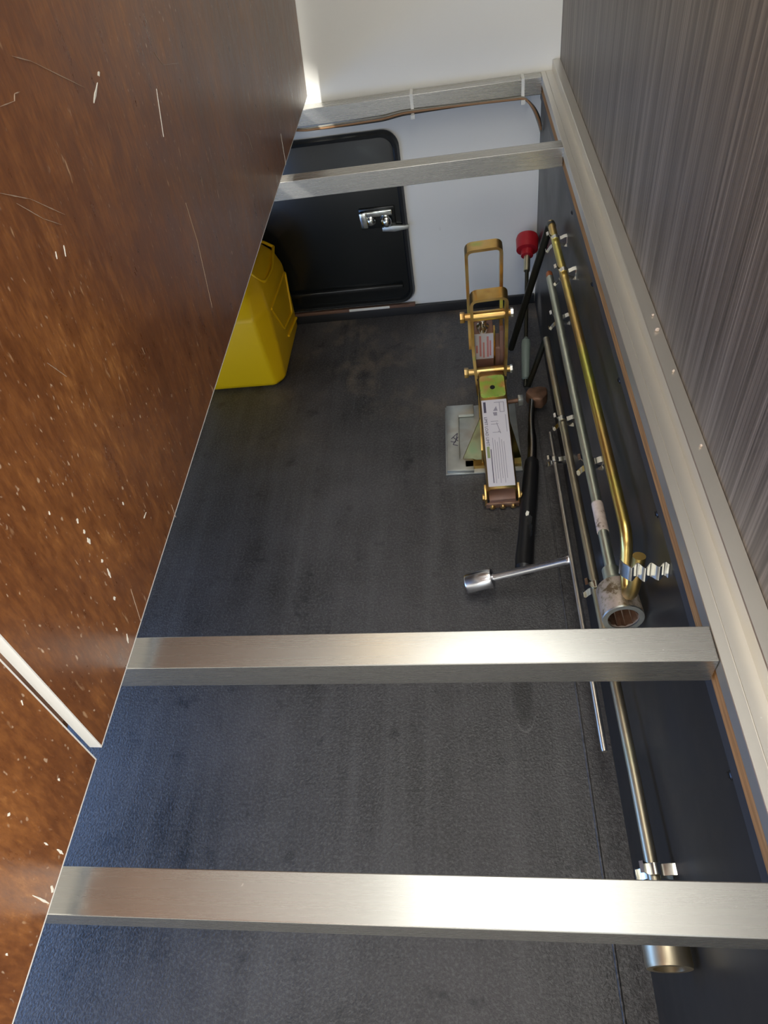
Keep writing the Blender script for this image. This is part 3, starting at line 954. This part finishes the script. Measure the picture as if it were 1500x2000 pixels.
se = thing('socket_extension_bar', 'silver-green rod with orange tip, taped shank and big socket, second from top', 'socket bar', (XR, 0.9, 0.379))
O = se.location
MB().tube([(XR, 1.428, 0.3785), (XR, 0.60, 0.381)], 0.0082, 18).build('rod', 'green_rod', se, O)
tag(MB().tube([(XR, 1.452, 0.3785), (XR, 1.447, 0.3785), (XR, 1.428, 0.3785)], [0.005, 0.0072, 0.0078], 16).build('tip', 'orange', se, O), 'rusty orange tip')
tag(MB().tube([(XR, 0.742, 0.3803), (XR, 0.683, 0.3806)], 0.0092, 18).build('tape_band', 'tape', se, O), 'worn beige band')
MB().lathe((XR - 0.001, 0.612, 0.3812), (0.02, -1, 0.10), [(0, 0.0085), (0.001, 0.0125), (0.022, 0.0130), (0.036, 0.0255)], 30).build('neck', 'green_rod', se, O)
so = MB().lathe((XR - 0.0003, 0.577, 0.3846), (0.02, -1, 0.10), [(0, 0.0255), (0.004, 0.0275), (0.052, 0.0285), (0.056, 0.0278), (0.056, 0.0218), (0.052, 0.0206), (0.018, 0.0200), (0.016, 0.004)], 36)
so.build('socket', 'worn', se, O)
si = MB()
ax_ = Vector((0.02, -1, 0.10)).normalized()
p_ = Vector((XR - 0.0003, 0.577, 0.3846)) + ax_ * 0.0155
un = ax_.orthogonal().normalized()
vn = ax_.cross(un)
star = []
for i in range(24):
    r_ = 0.0206 if i % 2 == 0 else 0.0182
    a_ = 2 * math.pi * i / 24
    star.append((r_ * math.cos(a_), r_ * math.sin(a_)))
st_o = [si.bm.verts.new(p_ + un * a_ + vn * b_) for a_, b_ in star]
st_i = [si.bm.verts.new(p_ + un * a_ + vn * b_ + ax_ * 0.038) for a_, b_ in star]
for i in range(24):
    si.bm.faces.new((st_o[i], st_o[(i + 1) % 24], st_i[(i + 1) % 24], st_i[i]))
si.bm.faces.new(st_o)
tag(si.build('socket_splines', 'rust', se, O, False), 'rusty twelve-point socket bore')
si = MB().lathe(Vector((XR - 0.0003, 0.577, 0.3846)) + ax_ * 0.0545, ax_, [(0, 0.0284), (0.0022, 0.0280), (0.0022, 0.0212), (0, 0.0212), (0, 0.0284)], 36, False)
tag(si.build('socket_rim', 'plate', se, O), 'bare steel rim')

for ob in se.children:
    for v in ob.data.vertices:
        w_ = v.co + O
        cc = Vector((-0.2118, 0, 1.2279))
        v.co = cc + (w_ - cc) * 0.967 - O

hk = thing('hook_crank', 'gold crank rod with hooked end, topmost of the clipped rods', 'crank', (XR, 1.0, 0.50))
O = hk.location
pth = fillet([(XR, 1.457, 0.492), (XR, 1.0, 0.505), (XR, 0.573, 0.5085), (XR, 0.548, 0.462), (XR - 0.002, 0.518, 0.452), (XR - 0.004, 0.497, 0.492), (XR - 0.002, 0.510, 0.547)], 0.022, 7)
MB().tube(pth, 0.0078, 18).build('rod', 'gold_rod', hk, O)
arm = fillet([(XR, 1.440, 0.4925), (XR, 1.463, 0.490), (-0.088, 1.668, 0.024)], 0.018, 6)
tag(MB().tube(arm, 0.0090, 16).build('crank_arm', 'darksteel', hk, O), 'dark oiled crank arm')

# red-knobbed rod in the corner
rk = thing('red_knob_rod', 'slim rod with red knob and grey sleeve leaning in the back corner', 'handle', (-0.062, 1.50, 0.0))
O = rk.location
A = Vector((-0.062, 1.500, 0.016))
B = Vector((-0.030, 1.862, 0.225))
D = (B - A).normalized()
LL = (B - A).length
MB().tube([A, B], 0.0055, 14).build('rod', 'darksteel', rk, O)
MB().lathe(A + D * 0.02, D, [(0, 0.006), (0.004, 0.0105), (0.105, 0.0125), (0.115, 0.011), (0.120, 0.0055), (0.140, 0.0050)], 20).build('sleeve', 'sleeve', rk, O)
MB().tube([A + D * (LL - 0.075), A + D * (LL - 0.012)], 0.0088, 16).build('collar', 'dull_rod', rk, O)
kb = MB()
kb.lathe(A + D * (LL - 0.030), D, [(0, 0.013), (0.002, 0.017), (0.026, 0.018), (0.028, 0.016)], 28)
kb.lathe(A + D * (LL - 0.012), D, [(0, 0.024), (0.002, 0.030), (0.036, 0.032), (0.045, 0.029), (0.049, 0.020)], 32)
kb.build('knob', 'red', rk, O)

# ------------------------------------------------------------------ hammer
hm = thing('hammer', 'hammer with black rubber grip and rusty head lying along the panel', 'hammer', (-0.09, 1.1, 0.0))
O = hm.location
G0 = Vector((-0.118, 0.880, 0.0205))
G1 = Vector((-0.071, 1.205, 0.0265))
gd = (G1 - G0)
gl = gd.length
MB().lathe(G0, gd, [(0, 0.012), (0.006, 0.0185), (0.03, 0.0200), (0.10, 0.0180), (0.20, 0.0190), (gl - 0.03, 0.0185), (gl - 0.006, 0.0165), (gl, 0.012)], 24).build('grip', 'rubber', hm, O)
MB().tube(fillet([G1 - gd.normalized() * 0.01, (-0.066, 1.25, 0.030), (-0.062, 1.34, 0.038), (-0.048, 1.43, 0.040)], 0.03, 5), [0.0115] * 7 + [0.0085] * 7, 16).build('neck', 'neck', hm, O)
hd_ = MB()
hd_.prism([(-0.052, 1.404), (-0.028, 1.398), (-0.012, 1.420), (-0.010, 1.448), (-0.030, 1.456), (-0.060, 1.450), (-0.068, 1.432)], (0, 0, 0), (1, 0, 0), (0, 1, 0), (0, 0, 1), 0.018, 0.052)
hd_.bevel(0.006, 2)
tag(hd_.build('head', 'rust', hm, O), 'rusty brown head')
fo = MB()
u = gd.normalized()
sd_ = u.cross(Vector((0, 0, 1))).normalized()
for i, (a, s_, w, l_) in enumerate(((0.125, 0.25, 0.012, 0.030), (0.105, 0.45, 0.009, 0.022), (0.142, -0.05, 0.008, 0.016), (0.090, 0.6, 0.005, 0.024))):
    c_ = G0 + u * a
    nn = (Vector((0, 0, 1)) * math.cos(s_) + sd_ * math.sin(s_)).normalized()
    tt = u.cross(nn).normalized()
    fo.prism([(-l_ / 2, -w * 0.3), (-l_ * 0.1, -w / 2), (l_ / 2, -w * 0.2), (l_ * 0.3, w / 2), (-l_ * 0.35, w * 0.4)], c_ + nn * 0.0182, u, tt, nn, -0.001, 0.0012)
tag(fo.build('foil_sticker', 'clip', hm, O), 'torn silvery sticker remnant')

# ------------------------------------------------------------------ spring clips on the panel
def clip_mesh(r, w=0.013):
    """omega clip, base on x=0 plane of the panel face, rod centre at x=-0.024; local origin at panel"""
    mb = MB()
    cxr = -0.0240
    pts = []
    # flared lower lip
    pts += [(cxr - r * 2.1, -r * 1.55), (cxr - r * 1.7, -r * 1.75), (cxr - r * 1.2, -r * 1.15), (cxr - r * 0.75, -r * 0.78)]
    for i in range(9):
        a = math.radians(222 + i * (360 - 222 - 30) / 8)
        pts.append((cxr + (r + 0.0007) * math.cos(a), (r + 0.0007) * math.sin(a)))
    low = pts[:]
    up_ = [(x, -z) for x, z in reversed(low)]
    base_x = -0.0006
    a = low + [(cxr + r * 1.25, -r * 0.6), (base_x - 0.006, -r * 0.85), (base_x, -r * 0.95), (base_x, 0.0)]
    full = a + [(x, -z) for x, z in reversed(a[:-1])]
    path = [Vector((x, 0, z)) for x, z in full]
    mb.strip(path, Vector((0, w, 0)), 0.0011)
    me_o = mb.build('spring_clip', 'clip')
    C.objects.unlink(me_o)
    return me_o


clip_proto = clip_mesh(0.0092)
clip_small = clip_mesh(0.0058)
hc = MB()
pw = []
for i in range(25):
    t_ = i / 24
    pw.append(Vector((-t_ * 0.046, 0.0035 * math.sin(t_ * 6 * math.pi) - 0.002, 0.001 * math.sin(t_ * 9))))
pw += [Vector((-0.050, 0.004, -0.002)), Vector((-0.052, 0.012, -0.006)), Vector((-0.049, 0.020, -0.012))]
hc.strip(pw, Vector((0, 0.006, 0.018)), 0.0012)
hook_clip = hc.build('spring_clip', 'clip')
C.objects.unlink(hook_clip)
clips = [
    (clip_proto, 1.235, 0.4985, 0.0, 'spring clip holding the gold hook crank above the orange rod tip'),
    (clip_proto, 1.372, 0.4945, 0.0, 'farthest spring clip, on the gold crank beside the red knob'),
    (clip_proto, 1.262, 0.379, 0.0, 'spring clip on the silver-green rod just below its orange tip'),
    (clip_proto, 0.832, 0.380, 0.0, 'spring clip on the silver-green rod above its beige band'),
    (clip_proto, 1.120, 0.221, 0.0, 'spring clip on the dull winder rod near its far crank arm'),
    (clip_proto, 0.672, 0.2475, 0.0, 'spring clip on the dull winder rod beside the big socket'),
    (clip_proto, 0.232, 0.2795, 0.0, 'nearest spring clip, on the winder rod at the nearest cross bar'),
    (clip_small, 1.118, 0.1065, 0.0, 'lowest spring clip, gripping the thin bar of the wheel brace'),
    (None, 0.482, 0.556, 0.0, 'wide shiny spring clip around the hooked end of the gold crank'),
]
for src, y, z, rz, label in clips:
    o = src.copy() if src else hook_clip
    C.objects.link(o)
    o.name = 'spring_clip'
    o.location = (0.004, y, z)
    o.scale = (1.0, 1.0, 1.25)
    if src is None:
        o.scale = (1, 1, 1)
    if src is clip_small:
        o.scale = (1.42, 1, 1.15)
    tag(o, label, 'clip', 'spring clips along the side panel')

# ------------------------------------------------------------------ wiring on the back bar
wi = thing('wire_bundle', 'bundle of thin wires tied along the back bar and bending down in the corner', 'wires', (-0.3, 1.89, 0.60))
O = wi.location
random.seed(3)
for k, mt in enumerate(('wire_a', 'wire_b', 'wire_c')):
    dz = (k - 1) * 0.0042
    dy = (k % 2) * 0.004
    pts = []
    for i in range(15):
        x = -0.75 + i * 0.71 / 14
        yb = 1.9345 - 0.0373 + 0.0116 * x
        sag = 0.004 * math.sin((x + 0.32) * 11 + k)
        pts.append((x, yb - 0.004 - dy, 0.6015 + dz * 0.6 + sag * 0.5 - (0.006 if -0.6 < x < -0.38 else 0.0)))
    pts += [(-0.020, 1.880 - dy, 0.583 - k * 0.004), (-0.006, 1.878 - dy, 0.560 - k * 0.010), (-0.001, 1.876 - dy, 0.535 - k * 0.006)]
    MB().tube(fillet(pts, 0.012, 3), 0.0026, 8).build('wire', mt, wi, O)
for x, lab_ in ((-0.319, 'white cable tie around the middle of the back bar'), (-0.0455, 'white cable tie around the back bar near the corner')):
    yb = 1.9345 + 0.0116 * x
    w_ = 0.0373
    p = [(x, yb - w_ - 0.010, 0.594), (x, yb - w_ - 0.0012, 0.607), (x, yb - w_ - 0.0012, H + 0.0012), (x, yb + 0.0012, H + 0.0012), (x, yb + 0.0012, 0.5985), (x, yb - w_ + 0.004, 0.5985), (x, yb - w_ - 0.010, 0.594)]
    t_ = MB().strip(p, Vector((0.0075, 0, 0)), 0.0013)
    t_.box(x - 0.005, x + 0.005, yb - w_ - 0.014, yb - w_ - 0.007, 0.588, 0.598)
    tag(t_.build('cable_tie', 'tie', None, (x, yb - 0.02, 0.594)), lab_, 'cable tie', 'cable ties on the back bar')

# ------------------------------------------------------------------ crumbs along the top of the rail
for x, y, z, s, lab_ in ((0.038, 0.795, 0.6625, 0.0030, 'pale crumb on the rail by the dark wall, larger of the far pair'), (0.040, 0.830, 0.6625, 0.0020, 'tiny pale crumb on the rail, farthest along the dark wall'),
                         (0.040, 0.707, 0.6625, 0.0020, 'tiny pale crumb on the rail, third along the dark wall'), (0.040, 0.572, 0.6625, 0.0022, 'small pale crumb on the rail, nearest the camera')):
    mb = MB()
    bmesh.ops.create_icosphere(mb.bm, subdivisions=1, radius=s)
    for v in mb.bm.verts:
        v.co *= random.uniform(0.7, 1.25)
        v.co += Vector((x, y, z + s * 0.7))
    tag(mb.build('crumb', 'crumb', None, (x, y, z), smooth=False), lab_, 'crumb', 'crumbs on the rail')

# ------------------------------------------------------------------ warm ceiling lamp above the bed
lp = thing('ceiling_light', 'round warm white ceiling lamp above the bed', 'lamp', (-0.54, 1.20, 2.1))
MB().lathe((-0.54, 1.20, 2.0995), (0, 0, -1), [(0, 0.105), (0.012, 0.105), (0.018, 0.100)], 40).build('lamp_base', 'ceiling', lp, lp.location)
dm_ = MB().lathe((-0.54, 1.20, 2.081), (0, 0, -1), [(0, 0.098), (0.010, 0.090), (0.018, 0.060), (0.020, 0.01)], 40).build('diffuser', 'lampglow', lp, lp.location)
